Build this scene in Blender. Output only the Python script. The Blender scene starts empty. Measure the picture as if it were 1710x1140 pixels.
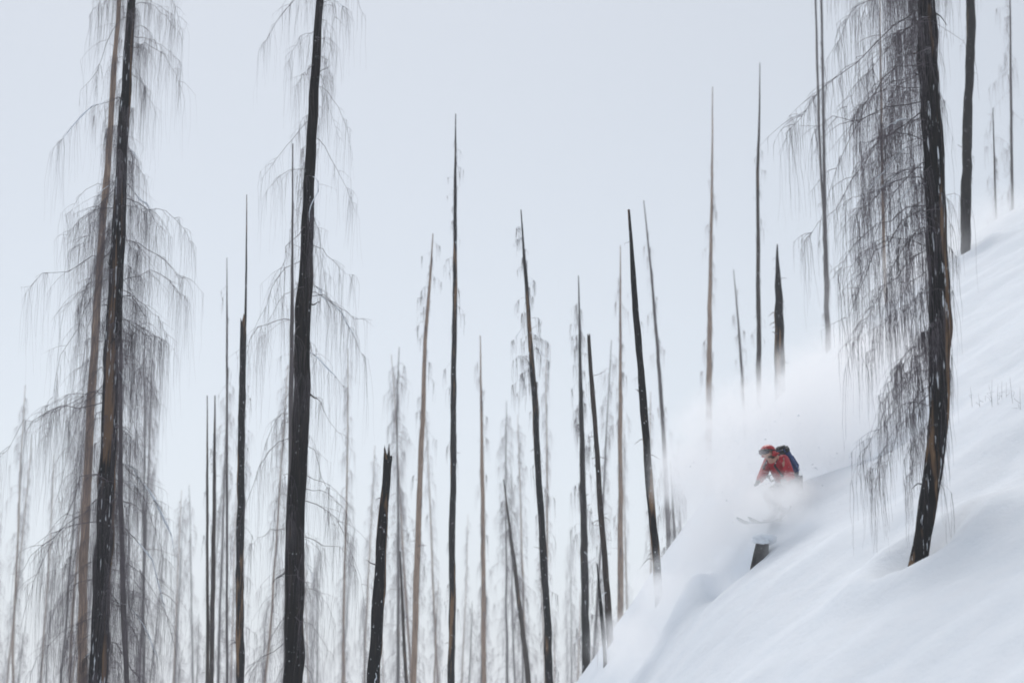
import bpy, bmesh, math, random
import numpy as np
from mathutils import Vector, noise

random.seed(7); rng = np.random.default_rng(7)
sc = bpy.context.scene
C = sc.collection

# ------------------------------------------------------------------ camera
LENS, PITCH = 70.0, math.radians(12.5)
FPX = 1710 * LENS / 36.0                      # focal length in photograph pixels
cam_d = bpy.data.cameras.new('camera'); cam = bpy.data.objects.new('camera', cam_d); C.objects.link(cam)
cam_d.lens = LENS; cam_d.sensor_width = 36; cam_d.clip_start = 0.1; cam_d.clip_end = 5000
cam.location = (0, 0, 0); cam.rotation_euler = (math.pi/2 + PITCH, 0, 0)
cam_d.dof.use_dof = True; cam_d.dof.focus_distance = 33.5; cam_d.dof.aperture_fstop = 1.4
sc.camera = cam

# ------------------------------------------------------------------ sky, sun, exposure
SUN_EL, SUN_AZ = math.radians(60), math.radians(-10)      # azimuth from +Y (view direction) towards +X
w = bpy.data.worlds.new('World'); sc.world = w; w.use_nodes = True
nt = w.node_tree; bg = nt.nodes['Background']
sky = nt.nodes.new('ShaderNodeTexSky'); sky.sky_type = 'NISHITA'; sky.sun_disc = False
sky.sun_elevation = SUN_EL; sky.sun_rotation = SUN_AZ
sky.air_density = 1.0; sky.dust_density = 6.0; sky.ozone_density = 1.0; sky.altitude = 1500
hs = nt.nodes.new('ShaderNodeHueSaturation'); hs.inputs['Saturation'].default_value = 0.40; hs.inputs['Hue'].default_value = .486
nt.links.new(sky.outputs[0], hs.inputs['Color']); nt.links.new(hs.outputs[0], bg.inputs[0])
bg.inputs[1].default_value = 0.12
sun_d = bpy.data.lights.new('sun', 'SUN'); sun = bpy.data.objects.new('sun', sun_d); C.objects.link(sun)
sun_d.energy = 1.45; sun_d.angle = math.radians(40); sun_d.color = (1, .985, .965)
sd = Vector((math.sin(SUN_AZ)*math.cos(SUN_EL), math.cos(SUN_AZ)*math.cos(SUN_EL), math.sin(SUN_EL)))
sun.rotation_euler = sd.to_track_quat('Z', 'Y').to_euler()
sun.location = (0, 0, 60)
vs = sc.view_settings
vs.view_transform = 'Standard'; vs.look = 'None'; vs.gamma = 1; vs.use_curve_mapping = False
vs.exposure = 0.06
sc.cycles.use_denoising = True
sc.cycles.volume_bounces = 12
sc.cycles.volume_step_rate = 2.0
sc.cycles.max_bounces = 16
sc.cycles.filter_width = 1.8

# ------------------------------------------------------------------ helpers
CP, SP = math.cos(PITCH), math.sin(PITCH)
def at(px, py, Y):
    """point seen at photograph pixel (px,py) that stands Y metres ahead"""
    u = (px - 855) / FPX; v = (570 - py) / FPX
    d = np.array([u, CP - v*SP, SP + v*CP])
    return d * (Y / d[1])
def mpp(Y): return Y / FPX

def fast_mesh(name, V, Q=None, T=None, smooth=True):
    me = bpy.data.meshes.new(name)
    V = np.asarray(V, np.float32).reshape(-1, 3)
    me.vertices.add(len(V)); me.vertices.foreach_set('co', V.ravel())
    Q = np.zeros((0, 4), np.int32) if Q is None else np.asarray(Q, np.int32).reshape(-1, 4)
    T = np.zeros((0, 3), np.int32) if T is None else np.asarray(T, np.int32).reshape(-1, 3)
    li = np.concatenate([Q.ravel(), T.ravel()])
    tot = np.concatenate([np.full(len(Q), 4), np.full(len(T), 3)]).astype(np.int32)
    st = np.concatenate([[0], np.cumsum(tot)[:-1]]).astype(np.int32)
    me.loops.add(len(li)); me.loops.foreach_set('vertex_index', li)
    me.polygons.add(len(tot)); me.polygons.foreach_set('loop_start', st); me.polygons.foreach_set('loop_total', tot)
    me.polygons.foreach_set('use_smooth', np.full(len(tot), smooth))
    me.update(calc_edges=True); me.validate()
    return me
def obj(name, me, mat=None, parent=None, loc=None):
    o = bpy.data.objects.new(name, me); C.objects.link(o)
    if mat and me and not me.materials: me.materials.append(mat)
    if parent: o.parent = parent
    if loc is not None: o.location = loc
    return o
def thing(name, loc, label, cat, group=None):
    o = bpy.data.objects.new(name, None); C.objects.link(o); o.location = loc
    o.empty_display_size = .2
    return tag(o, label, cat, group)
def tag(o, label, cat, group=None):
    o['label'] = label; o['category'] = cat
    if group: o['group'] = group
    return o

def tubes(P, R, sides, closed_tip=True):
    """P (N,n,3) polylines, R (N,n) radii -> verts, quads, tris"""
    P = np.asarray(P, float); R = np.asarray(R, float)
    N, n, _ = P.shape
    d = np.gradient(P, axis=1); d /= np.linalg.norm(d, axis=2, keepdims=True) + 1e-9
    ref = np.where(np.abs(d[:, :1, 2:3]) > .8, np.array([1., 0, 0]), np.array([0, 0, 1.]))
    a = np.cross(d, np.broadcast_to(ref, d.shape)); a /= np.linalg.norm(a, axis=2, keepdims=True) + 1e-9
    b = np.cross(d, a)
    th = np.arange(sides) * 2*math.pi/sides
    V = P[:, :, None, :] + R[:, :, None, None] * (a[:, :, None, :]*np.cos(th)[None, None, :, None] + b[:, :, None, :]*np.sin(th)[None, None, :, None])
    base = (np.arange(N)*n*sides)[:, None, None]; i = (np.arange(n-1)*sides)[None, :, None]; k = np.arange(sides)[None, None, :]
    k2 = (k+1) % sides
    Q = np.stack([base+i+k, base+i+k2, base+i+sides+k2, base+i+sides+k], -1).reshape(-1, 4)
    return V.reshape(-1, 3), Q
class Acc:
    def __init__(s): s.V = []; s.Q = []; s.T = []; s.n = 0
    def add(s, V, Q=None, T=None):
        s.V.append(V)
        if Q is not None and len(Q): s.Q.append(np.asarray(Q)+s.n)
        if T is not None and len(T): s.T.append(np.asarray(T)+s.n)
        s.n += len(V)
    def mesh(s, name, smooth=True):
        return fast_mesh(name, np.concatenate(s.V), np.concatenate(s.Q) if s.Q else None, np.concatenate(s.T) if s.T else None, smooth)

# ------------------------------------------------------------------ materials
def mat(name):
    m = bpy.data.materials.new(name); m.use_nodes = True
    t = m.node_tree; return m, t, t.nodes['Principled BSDF']
def N(t, typ, **kw):
    n = t.nodes.new(typ)
    for k, v in kw.items():
        if k in n.inputs: n.inputs[k].default_value = v
        else: setattr(n, k, v)
    return n
def ramp(t, fac, stops):
    r = N(t, 'ShaderNodeValToRGB'); e = r.color_ramp.elements
    while len(e) < len(stops): e.new(.5)
    for k, (p, c) in enumerate(stops): e[k].position = p; e[k].color = (*c, 1) if len(c) == 3 else c
    t.links.new(fac, r.inputs[0]); return r.outputs[0]
def mixc(t, f, a, b):
    m = N(t, 'ShaderNodeMix', data_type='RGBA')
    for s, v in ((0, f), (6, a), (7, b)):
        if hasattr(v, 'is_linked') or isinstance(v, bpy.types.NodeSocket): t.links.new(v, m.inputs[s])
        else: m.inputs[s].default_value = v if s == 0 else (*v, 1)
    return m.outputs[2]

def bark_mat(name, dark, mid, light, patch, snow=.62, sz=.45, pz=.28):
    m, t, p = mat(name)
    tc = N(t, 'ShaderNodeTexCoord'); oi = N(t, 'ShaderNodeObjectInfo')
    mp = N(t, 'ShaderNodeMapping'); mp.inputs['Scale'].default_value = (9, 9, 1.1)
    t.links.new(tc.outputs['Object'], mp.inputs[0])
    mul = N(t, 'ShaderNodeMath', operation='MULTIPLY'); mul.inputs[1].default_value = 37; t.links.new(oi.outputs['Random'], mul.inputs[0])
    n1 = N(t, 'ShaderNodeTexNoise', noise_dimensions='4D', Scale=2.2, Detail=6, Roughness=.65)
    t.links.new(mp.outputs[0], n1.inputs['Vector']); t.links.new(mul.outputs[0], n1.inputs['W'])
    c1 = ramp(t, n1.outputs['Fac'], [(.30, dark), (.52, mid), (.75, light)])
    mp2 = N(t, 'ShaderNodeMapping'); mp2.inputs['Scale'].default_value = (3.2, 3.2, pz)
    t.links.new(tc.outputs['Object'], mp2.inputs[0])
    n2 = N(t, 'ShaderNodeTexNoise', noise_dimensions='4D', Scale=1.6, Detail=4, Roughness=.6)
    t.links.new(mp2.outputs[0], n2.inputs['Vector']); t.links.new(mul.outputs[0], n2.inputs['W'])
    f2 = ramp(t, n2.outputs['Fac'], [(patch[0], (0, 0, 0)), (patch[0]+.07, (1, 1, 1))])
    c2 = mixc(t, f2, c1, mixc(t, n1.outputs['Fac'], tuple(x*.35 for x in patch[1]), patch[1]))
    n3 = N(t, 'ShaderNodeTexNoise', noise_dimensions='4D', Scale=26, Detail=3, Roughness=.6)
    mp3 = N(t, 'ShaderNodeMapping'); mp3.inputs['Scale'].default_value = (1, 1, sz)
    t.links.new(tc.outputs['Object'], mp3.inputs[0])
    t.links.new(mp3.outputs[0], n3.inputs['Vector']); t.links.new(mul.outputs[0], n3.inputs['W'])
    f3 = ramp(t, n3.outputs['Fac'], [(snow, (0, 0, 0)), (snow+.05, (1, 1, 1))])
    t.links.new(mixc(t, f3, c2, (.8, .83, .87)), p.inputs['Base Color'])
    p.inputs['Roughness'].default_value = .9; p.inputs['Specular IOR Level'].default_value = .08
    bmp = N(t, 'ShaderNodeBump', Strength=.7, Distance=.02); t.links.new(n1.outputs['Fac'], bmp.inputs['Height'])
    t.links.new(bmp.outputs[0], p.inputs['Normal'])
    return m
M = {}
TAN = (.26, .15, .075)
M['char'] = bark_mat('charred_bark', (.005, .005, .006), (.011, .010, .010), (.04, .03, .024), (.545, (.30, .175, .09)), .655)
M['patchy'] = bark_mat('patchy_charred_bark', (.005, .005, .006), (.011, .010, .010), (.04, .03, .024), (.54, (.30, .18, .10)), .61, .10, .16)
M['burnt'] = bark_mat('burnt_bark', (.005, .005, .006), (.012, .010, .009), (.04, .03, .024), (.60, (.16, .10, .055)), .68)
M['brown'] = bark_mat('scorched_brown_bark', (.02, .016, .014), (.05, .037, .03), (.11, .08, .058), (.6, (.22, .14, .09)), .70)
M['tan'] = bark_mat('bare_tan_wood', (.16, .115, .09), (.33, .235, .175), (.45, .33, .25), (.62, (.10, .08, .07)), .70)
M['grey'] = bark_mat('weathered_grey_wood', (.05, .043, .043), (.10, .085, .083), (.17, .145, .14), (.66, (.2, .14, .1)), .68)

def simple(name, col, rough=.6, var=0, scale=20, bump=0, metal=0, spec=.5):
    m, t, p = mat(name)
    p.inputs['Roughness'].default_value = rough; p.inputs['Metallic'].default_value = metal
    p.inputs['Specular IOR Level'].default_value = spec
    n = N(t, 'ShaderNodeTexNoise', Scale=scale, Detail=4)
    tc = N(t, 'ShaderNodeTexCoord'); t.links.new(tc.outputs['Object'], n.inputs['Vector'])
    t.links.new(ramp(t, n.outputs['Fac'], [(.3, tuple(c*(1-var) for c in col)), (.7, tuple(min(1, c*(1+var)) for c in col))]), p.inputs['Base Color'])
    if bump:
        b = N(t, 'ShaderNodeBump', Strength=bump, Distance=.02); t.links.new(n.outputs['Fac'], b.inputs['Height']); t.links.new(b.outputs[0], p.inputs['Normal'])
    return m
M['twig'] = simple('dead_twig', (.125, .106, .118), .95, .4, 3, 0, 0, .1)
M['twig_dark'] = simple('dead_twig_charred', (.03, .024, .026), .9, .4, 3)
M['twig_pale'] = simple('dead_twig_weathered_hazed', (.24, .21, .22), .95, .3, 3, 0, 0, .1)  # weathered grey, lightened so far trees carry some haze in their colour

def snow_mat(name, fine=1.0):
    m, t, p = mat(name)
    tc = N(t, 'ShaderNodeTexCoord')
    n = N(t, 'ShaderNodeTexNoise', Scale=2.2, Detail=7, Roughness=.62)
    t.links.new(tc.outputs['Object'], n.inputs['Vector'])
    t.links.new(ramp(t, n.outputs['Fac'], [(.3, (.82, .87, .925)), (.7, (.86, .895, .94))]), p.inputs['Base Color'])
    n2 = N(t, 'ShaderNodeTexNoise', Scale=14, Detail=5, Roughness=.6); t.links.new(tc.outputs['Object'], n2.inputs['Vector'])
    b1 = N(t, 'ShaderNodeBump', Strength=.3*fine, Distance=.12); t.links.new(n.outputs['Fac'], b1.inputs['Height'])
    b2 = N(t, 'ShaderNodeBump', Strength=.25*fine, Distance=.02); t.links.new(n2.outputs['Fac'], b2.inputs['Height']); t.links.new(b1.outputs[0], b2.inputs['Normal'])
    t.links.new(b2.outputs[0], p.inputs['Normal'])
    p.inputs['Roughness'].default_value = .75; p.inputs['Specular IOR Level'].default_value = .2
    return m
M['snow'] = snow_mat('powder_snow'); M['snow_clump'] = snow_mat('clinging_snow', .6)

# ------------------------------------------------------------------ terrain
EDGE = np.array([(-4, -60), (-1.5, 8), (2.1, 22), (3.15, 33), (3.95, 37), (4.5, 40.5), (6.7, 50), (8.6, 54), (13.2, 60), (25, 68), (90, 95), (2000, 400)], float)
def edge_dist(x, y):
    """signed distance to the shoulder of the slope, positive on the valley side"""
    P = np.stack([x, y], -1)
    best = np.full(x.shape, 1e9); sg = np.ones(x.shape)
    for a, b in zip(EDGE[:-1], EDGE[1:]):
        ab = b - a; tt = np.clip(((P-a) @ ab) / (ab @ ab), 0, 1)
        q = P - (a + tt[..., None]*ab); d = np.hypot(q[..., 0], q[..., 1])
        s = np.sign(ab[0]*q[..., 1] - ab[1]*q[..., 0])
        m = d < best - 1e-6
        best = np.where(m, d, best); sg = np.where(m, s, sg)
    return best*sg
def smax(a, b, k): return .5*(a + b + np.sqrt((a-b)**2 + k*k))
def smin(a, b, k): return .5*(a + b - np.sqrt((a-b)**2 + k*k))
def gauss(x, y, cx, cy, sx, sy): return np.exp(-((x-cx)/sx)**2 - ((y-cy)/sy)**2)
SK = at(1305, 868, 33.0)                      # where the skier's feet are
WELLS = [(*at(1540, 920, 26)[:2], 1.0), (*at(1103, 1045, 38.5)[:2], .8), (*at(1611, 440, 54.5)[:2], .9), (*at(1021, 1115, 44)[:2], .8)]
def ground_z(x, y):
    x = np.asarray(x, float); y = np.asarray(y, float)
    z = -6.75 + .6*x + .26*y
    z = z + 5.6*np.exp(-(x*x + y*y)/(2*4.6**2))
    d = edge_dist(x, y)
    z = z - .95*.5*(np.sqrt(d*d + 1.3**2) + d)
    # pillow the skier drops from, the scoop in front of it, a swale further right
    z = z + .50*gauss(x, y, SK[0]+.25, SK[1]+.5, .9, 1.0)
    z = z + .50*gauss(x, y, 3.15, 34.0, .55, .9)
    z = z - .75*gauss(x, y, 3.6, 33.4, .42, 1.1)
    z = z + .25*gauss(x, y, 8.4, 28.5, 1.5, 4.0) - .2*gauss(x, y, 7.2, 26.5, .8, 3.2)
    for wx_, wy_, wr_ in WELLS:
        rr_ = np.hypot(x-wx_, y-wy_)
        z = z - .30*wr_*np.exp(-(rr_/(.42*wr_))**2) + .16*wr_*np.exp(-((rr_-.85*wr_)/(.35*wr_))**2)
    v = -12 + .1*np.clip(y, -60, 150) + .12*np.clip(x, -70, 60)
    z = smin(smax(z, v, 3.0), 30 + 0*x, 6)
    return z
def gz(x, y): return float(ground_z(np.array([x]), np.array([y]))[0])

def axis(lo, hi, step, far, grow=1.16):
    a = list(np.arange(lo, hi+1e-6, step)); s = step
    b = hi
    while b < far: s *= grow; b += s; a.append(b)
    b = lo; s = step
    while b > -far: s *= grow; b -= s; a.insert(0, b)
    return np.array(a)
xs = axis(-1.5, 17, .10, 1400); ys = axis(17, 62, .17, 1400)
X, Y = np.meshgrid(xs, ys); Z = ground_z(X, Y)
near = (np.abs(X) < 40) & (np.abs(Y) < 120)
idx = np.argwhere(near)
for i, j in idx:
    p = Vector((X[i, j], Y[i, j], 0))
    Z[i, j] += .22*noise.noise(p*.45) + .07*noise.noise(p*1.3+Vector((9, 2, 1))) + .022*noise.noise(p*4.1)
nx, ny = len(xs), len(ys)
ii = np.arange(ny-1)[:, None]*nx; jj = np.arange(nx-1)[None, :]
Q = np.stack([ii+jj, ii+jj+1, ii+nx+jj+1, ii+nx+jj], -1).reshape(-1, 4)
g = obj('snow_slope', fast_mesh('snow_slope', np.stack([X, Y, Z], -1), Q), M['snow']); g['kind'] = 'structure'

# ------------------------------------------------------------------ trees
def resample(P, R, step):
    P = np.asarray(P, float); R = np.asarray(R, float)
    s = np.concatenate([[0], np.cumsum(np.linalg.norm(np.diff(P, axis=0), axis=1))])
    n = max(4, int(s[-1]/step)); q = np.linspace(0, s[-1], n)
    # smooth the polyline a little
    out = np.stack([np.interp(q, s, P[:, k]) for k in range(3)], -1); r = np.interp(q, s, R)
    for _ in range(3):
        out[1:-1] = .25*out[:-2] + .5*out[1:-1] + .25*out[2:]
    return out, r
def trunk_mesh(name, P, R, sides, step, rough, top='point'):
    P, R = resample(P, R, step); n = len(P)
    kx = Vector((random.uniform(0, 99), 3, 5))
    for i in range(2, n-1):
        zz_ = Vector((0, 0, P[i, 2])); P[i, 0] += R[i]*(.32*noise.noise(zz_*.55+kx) + .22*noise.noise(zz_*1.9+kx)); P[i, 1] += R[i]*.5*noise.noise(zz_*.5-kx)
        R[i] *= 1 + .12*noise.noise(zz_*1.3+kx*2)
    th = np.arange(sides)*2*math.pi/sides
    V = np.zeros((n, sides, 3)); seed = Vector((random.uniform(0, 99), random.uniform(0, 99), 0))
    for i in range(n):
        for k in range(sides):
            q = Vector((math.cos(th[k])*2.2, math.sin(th[k])*2.2, P[i, 2]*.7)) + seed
            q2 = Vector((math.cos(th[k])*5, math.sin(th[k])*5, P[i, 2]*3.2)) + seed
            f = 1 + rough*(.55*noise.noise(q) + .5*noise.noise(q2))
            V[i, k] = P[i] + R[i]*f*np.array([math.cos(th[k]), math.sin(th[k]), 0])
    if top == 'broken':
        for k in range(sides):
            V[-1, k, 2] += R[-1]*random.uniform(-1.5, 4.5)
            V[-2, k, 2] = min(V[-2, k, 2], V[-1, k, 2]-.02)
    i = (np.arange(n-1)*sides)[:, None]; k = np.arange(sides)[None, :]; k2 = (k+1) % sides
    Q = np.stack([i+k, i+k2, i+sides+k2, i+sides+k], -1).reshape(-1, 4)
    cap = (n-1)*sides
    cen = V[-1].mean(0) - np.array([0, 0, R[-1]*1.0])
    VV = np.concatenate([V.reshape(-1, 3), cen[None]])
    T = np.stack([cap+np.arange(sides), cap+(np.arange(sides)+1) % sides, np.full(sides, n*sides)], -1)
    return fast_mesh(name, VV, Q, T), P, R

def branch_geo(start, az, L, droop, rise, r0, ntw, tl, tr, spread=.09, rg=rng, nb=None):
    """one dead limb that arches out and down, with side branchlets and thin twigs hanging from them"""
    n = 9; s = np.linspace(0, 1, n); pw = rg.uniform(1.15, 2.3)
    out = L*(s - rg.uniform(.05, .3)*s**2); z = rise*L*s - droop*L*s**pw
    wob = np.cumsum(rg.normal(0, .05*L, n)); wob -= wob[0]
    zz = np.cumsum(rg.normal(0, .04*L, n)); zz -= zz[0]
    ca, sa = math.cos(az), math.sin(az)
    P = np.stack([start[0] + ca*out - sa*wob, start[1] + sa*out + ca*wob, start[2] + z + zz], -1)
    R = r0*(1 - .8*s)
    res = [tubes(P[None], R[None], 5)]
    if ntw:
        # side branchlets
        nb = max(2, ntw//7) if nb is None else nb
        t0 = rg.uniform(.08, .97, nb)
        S0 = np.stack([np.interp(t0, s, P[:, k]) for k in range(3)], -1)
        ba = az + rg.choice([-1, 1], nb)*rg.uniform(.2, 1.3, nb); bl = L*rg.uniform(.12, .42, nb)*(1.1-.6*t0)
        q = np.linspace(0, 1, 5)[None, :]
        bw = np.cumsum(rg.normal(0, .05, (nb, 5)), 1)*bl[:, None]
        BPn = np.stack([S0[:, :1] + np.cos(ba)[:, None]*bl[:, None]*q + bw, S0[:, 1:2] + np.sin(ba)[:, None]*bl[:, None]*q - bw,
                        S0[:, 2:3] + bl[:, None]*(rg.uniform(-.1, .25, nb)[:, None]*q - rg.uniform(.4, 1.3, nb)[:, None]*q**1.6)], -1)
        BPn[:, 0] = S0
        res.append(tubes(BPn, (.45*r0*np.ones(nb))[:, None]*(1-.75*q), 4))
        # twigs hang from the branchlets and from the limb itself
        m = 5
        on = rg.uniform(0, 1, ntw) < .72; pick = rg.integers(0, nb, ntw); u = rg.uniform(.1, 1, ntw)*4
        i0 = np.minimum(u.astype(int), 3); f = (u-i0)[:, None]
        SB = BPn[pick, i0]*(1-f) + BPn[pick, i0+1]*f
        t1 = rg.uniform(.1, 1, ntw); SL = np.stack([np.interp(t1, s, P[:, k]) for k in range(3)], -1)
        S = np.where(on[:, None], SB, SL)
        ln = tl*rg.uniform(.2, 1.0, ntw)**1.3*1.35
        ta = rg.uniform(0, 6.283, ntw)
        q = np.linspace(0, 1, m)[None, :]
        h = (rg.uniform(.02, spread, ntw)*ln)[:, None]*np.sqrt(q)*1.2
        wx = np.cumsum(rg.normal(0, .016, (ntw, m)), 1)*ln[:, None]; wy = np.cumsum(rg.normal(0, .016, (ntw, m)), 1)*ln[:, None]
        TP = np.stack([S[:, :1] + np.cos(ta)[:, None]*h + wx, S[:, 1:2] + np.sin(ta)[:, None]*h + wy, S[:, 2:3] - ln[:, None]*q**1.15], -1)
        TP[:, 0] = S
        TR = tr*rg.uniform(.5, 1.4, ntw)[:, None]*(1-.7*q)
        res.append(tubes(TP, TR, 3))
    return res, P
def snow_on(P, r, lo, hi, rg=rng):
    n = 9; s = np.linspace(lo, hi, n); k = np.linspace(0, 1, len(P))
    Q = np.stack([np.interp(s, k, P[:, c]) for c in range(3)], -1)
    R = r*np.sin(np.linspace(.12, math.pi-.12, n))**.6*rg.uniform(.55, 1.25, n)
    Q[:, 2] += R*.55
    return tubes(Q[None], R[None], 7)

TREES = {}
def tree(name, Y, pts, m, label, br=None, twig='twig', top='point', sides=14, step=.2, rough=.18, up=None, limbs=False, group=None, fork=None, cat='dead tree'):
    """pts: (px,py,width px) from the lowest seen point upwards"""
    W = [at(p[0], p[1], Y) for p in pts]; R = [p[2]*.5*mpp(Y) for p in pts]
    if up: W.append(at(up[0], up[1], Y)); R.append(up[2]*.5*mpp(Y))
    dirv = W[0] - W[1]; dirv = dirv/abs(dirv[2])
    b = W[0].copy()
    for _ in range(40):                        # follow the lowest bit of stem down into the snow
        zg = gz(b[0], b[1])
        if b[2] <= zg - .25: break
        b = b + np.array([dirv[0]*.6, 0, -1.0])*max(.1, min(1.5, (b[2]-zg+.3)))
    if b[2] < W[0][2]-.05:
        W.insert(0, b); R.insert(0, R[0]*1.18 + .01)
    base = np.array([W[0][0], W[0][1], gz(W[0][0], W[0][1])])
    if base[2] < W[0][2]: base[2] = W[0][2]
    t = thing(name, base, label, cat, group)
    me, P, RR = trunk_mesh('trunk', np.array(W)-base, R, sides, step, rough, top)
    obj('trunk', me, M[m], t)
    if fork:
        F = np.array([at(p[0], p[1], Y) for p in fork])-base
        me2, _, _ = trunk_mesh('trunk_fork', F, [p[2]*.5*mpp(Y) for p in fork], 8, step, rough)
        obj('trunk_fork', me2, M[m], t)
    acc = Acc(); sn = Acc(); hasb = False
    for B in (br or []):
        # B: y0,y1 px range, count, length m, droop, twigs, twig length, twig radius, snow prob, azimuth (centre, spread) or None
        y0, y1, cnt, L, droop, ntw, tl, tr, sp = B[:9]
        azr = B[9] if len(B) > 9 else None; rise = B[10] if len(B) > 10 else .12
        zt = at(855, y0, Y)[2]-base[2]; zb = at(855, y1, Y)[2]-base[2]
        for q in range(cnt):
            z = zb + (zt-zb)*(q+random.random())/cnt
            st = np.array([np.interp(z, P[:, 2], P[:, c]) for c in range(3)]); rr = float(np.interp(z, P[:, 2], RR))
            az = random.uniform(0, 2*math.pi) if azr is None else azr[0] + max(-1.25, min(1.25, random.gauss(0, azr[1])))
            Lq = L*(random.uniform(.2, .6) if random.random() < .3 else random.uniform(.6, 1.3))
            res, BP = branch_geo(st, az, Lq, droop*random.uniform(.35, 1.5), rise*random.uniform(-1.2, 2.6), min(rr*.45, .002+.0032*Lq), max(0, int(ntw*random.uniform(.5, 1.4))), tl, tr)
            if limbs:
                a1 = Acc()
                for V, Qd in res: a1.add(V, Qd)
                obj('limb', a1.mesh('limb'), M[twig], t)
            else:
                for V, Qd in res: acc.add(V, Qd)
                hasb = True
            if random.random() < sp:
                V, Qd = snow_on(BP, random.uniform(.007, .014)*min(1.4, max(.8, Lq)), random.uniform(.1, .4), random.uniform(.6, .98)); sn.add(V, Qd)
    zv0, zv1 = at(855, pts[0][1], Y)[2]-base[2], P[-1, 2]*.96
    for q in range(int(6 + 16*random.random()) if name != 'burnt_stump' else 0):
        z = random.uniform(max(.6, zv0-1), zv1)
        stp = np.array([np.interp(z, P[:, 2], P[:, c]) for c in range(3)]); rr = float(np.interp(z, P[:, 2], RR))
        res, _ = branch_geo(stp, random.uniform(0, 6.28), rr + random.uniform(.05, .32), random.uniform(-.2, .7), random.uniform(-.1, .4), max(.005, rr*random.uniform(.1, .2)), 0, 0, 0)
        for V, Qd in res:
            if limbs: a1 = Acc(); a1.add(V, Qd); obj('limb', a1.mesh('limb'), M[m], t)
            else: acc.add(V, Qd); hasb = True
    if hasb: obj('crown', acc.mesh('crown'), M[twig], t)
    if sn.n: obj('clinging_snow', sn.mesh('clinging_snow'), M['snow_clump'], t)['kind'] = 'stuff'
    return t

PI = math.pi
LEFT, RIGHT = (PI, .75), (0, .75)
# --- near trees, limb by limb
tree('dead_spruce', 33, [(163, 1150, 30), (172, 940, 29), (181, 740, 28), (188, 560, 26), (197, 400, 23), (206, 220, 19), (214, 90, 16), (223, -30, 13)], 'patchy',
     'tall charred spruce with tan bark patches and drooping twiggy limbs beside a bare tan stem',
     [(-200, 300, 46, 1.1, .8, 85, 1.1, .0012, .08), (300, 620, 44, 1.4, .9, 95, 1.3, .0012, .1), (620, 1300, 70, 1.7, .95, 105, 1.5, .0012, .1)],
     sides=22, step=.14, rough=.22, up=(238, -380, 4), limbs=True)
tree('dead_spruce', 44, [(136, 1150, 15), (141, 900, 15), (153, 640, 14), (168, 420, 12), (186, 190, 10), (199, 0, 8)], 'tan',
     'slender bare tan stem close against the tall charred spruce',
     [(50, 1100, 26, .5, .5, 12, .6, .0035, .2)], up=(210, -250, 2), twig='twig_pale')
tree('dead_spruce', 39, [(212, 1150, 9), (205, 980, 9), (201, 800, 8), (201, 620, 6), (203, 520, 3)], 'grey',
     'thin grey stem amid the limbs of the tall charred spruce, away from the tan stem',
     [(520, 1100, 22, .6, .6, 14, .6, .0032, .2)])
tree('dead_spruce', 30, [(489, 1150, 33), (495, 900, 31), (501, 720, 29), (507, 520, 26), (517, 300, 20), (526, 130, 16), (536, -30, 12)], 'burnt',
     'stout black spruce trunk standing upright with sparse drooping limbs, beside a thin brown stem',
     [(-150, 350, 26, .85, 1.1, 40, .9, .0012, .1), (350, 1250, 52, 1.15, 1.2, 48, 1.1, .0012, .12)],
     sides=22, step=.14, rough=.2, up=(548, -330, 4), limbs=True)
tree('dead_spruce', 48, [(477, 1150, 11), (482, 900, 10), (485, 760, 9), (487, 600, 8), (488, 420, 4), (489, 240, 2)], 'grey',
     'thin brownish stem hugging the stout black spruce trunk', [(280, 1100, 24, .45, .7, 8, .5, .0032, .15)], sides=10, step=.4)
# --- big tree on the slope
tree('dead_spruce', 26, [(1538, 925, 30), (1549, 860, 29), (1562, 770, 31), (1570, 660, 34), (1572, 560, 36), (1567, 420, 36), (1560, 280, 36), (1551, 120, 34), (1545, -30, 32)], 'patchy',
     'large bowed black trunk rooted in the open snow slope with a curtain of hanging twigs',
     [(-320, 60, 26, 1.9, .8, 110, 1.1, .0020, .12, (PI, .75)), (60, 420, 28, 1.85, .75, 105, .95, .0020, .12, (PI, .7)), (420, 720, 22, 1.05, .9, 75, .85, .0021, .05, (PI, .75)),
      (-300, 500, 14, .35, 1.0, 22, .7, .0024, .05, (0, .9)), (560, 800, 8, .22, 1.2, 18, .8, .0024, 0, (0, .9))],
     twig='twig', sides=26, step=.1, rough=.24, up=(1540, -420, 14), limbs=True)
# --- middle distance
tree('dead_spruce', 48, [(400, 1150, 14), (402, 820, 13), (404, 680, 12), (405, 600, 11), (406, 545, 10)], 'char',
     'straight black snag snapped off below its own tall thin side leader', [(600, 1120, 24, .5, .8, 7, .55, .003, .15)],
     top='broken', sides=14, step=.25, fork=[(407, 640, 4), (410, 540, 4), (411, 440, 3), (412, 325, 1.2)])
tree('dead_sapling', 62, [(347, 1150, 6), (346, 960, 5), (346, 800, 4), (346, 660, 1.5)], 'brown', 'thin dark pole of a close pair behind the black spruces', [(720, 1120, 14, .4, .7, 6, .6, .004, .1)], sides=8, step=.5, group='close pair of thin poles')
tree('dead_sapling', 64, [(353, 1150, 8), (356, 960, 8), (358, 800, 6), (359, 660, 2)], 'brown', 'thin dark pole of a close pair behind the black spruces', [(720, 1120, 16, .4, .7, 6, .6, .004, .1)], sides=8, step=.5, group='close pair of thin poles')
tree('dead_sapling', 58, [(379, 1150, 4), (379, 800, 4), (379, 560, 3.4), (379, 430, 1)], 'grey', 'very thin straight stem beside the snapped snag with the side leader', [(450, 1000, 14, .35, .7, 5, .5, .0032, .1)], sides=8, step=.5)
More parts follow.
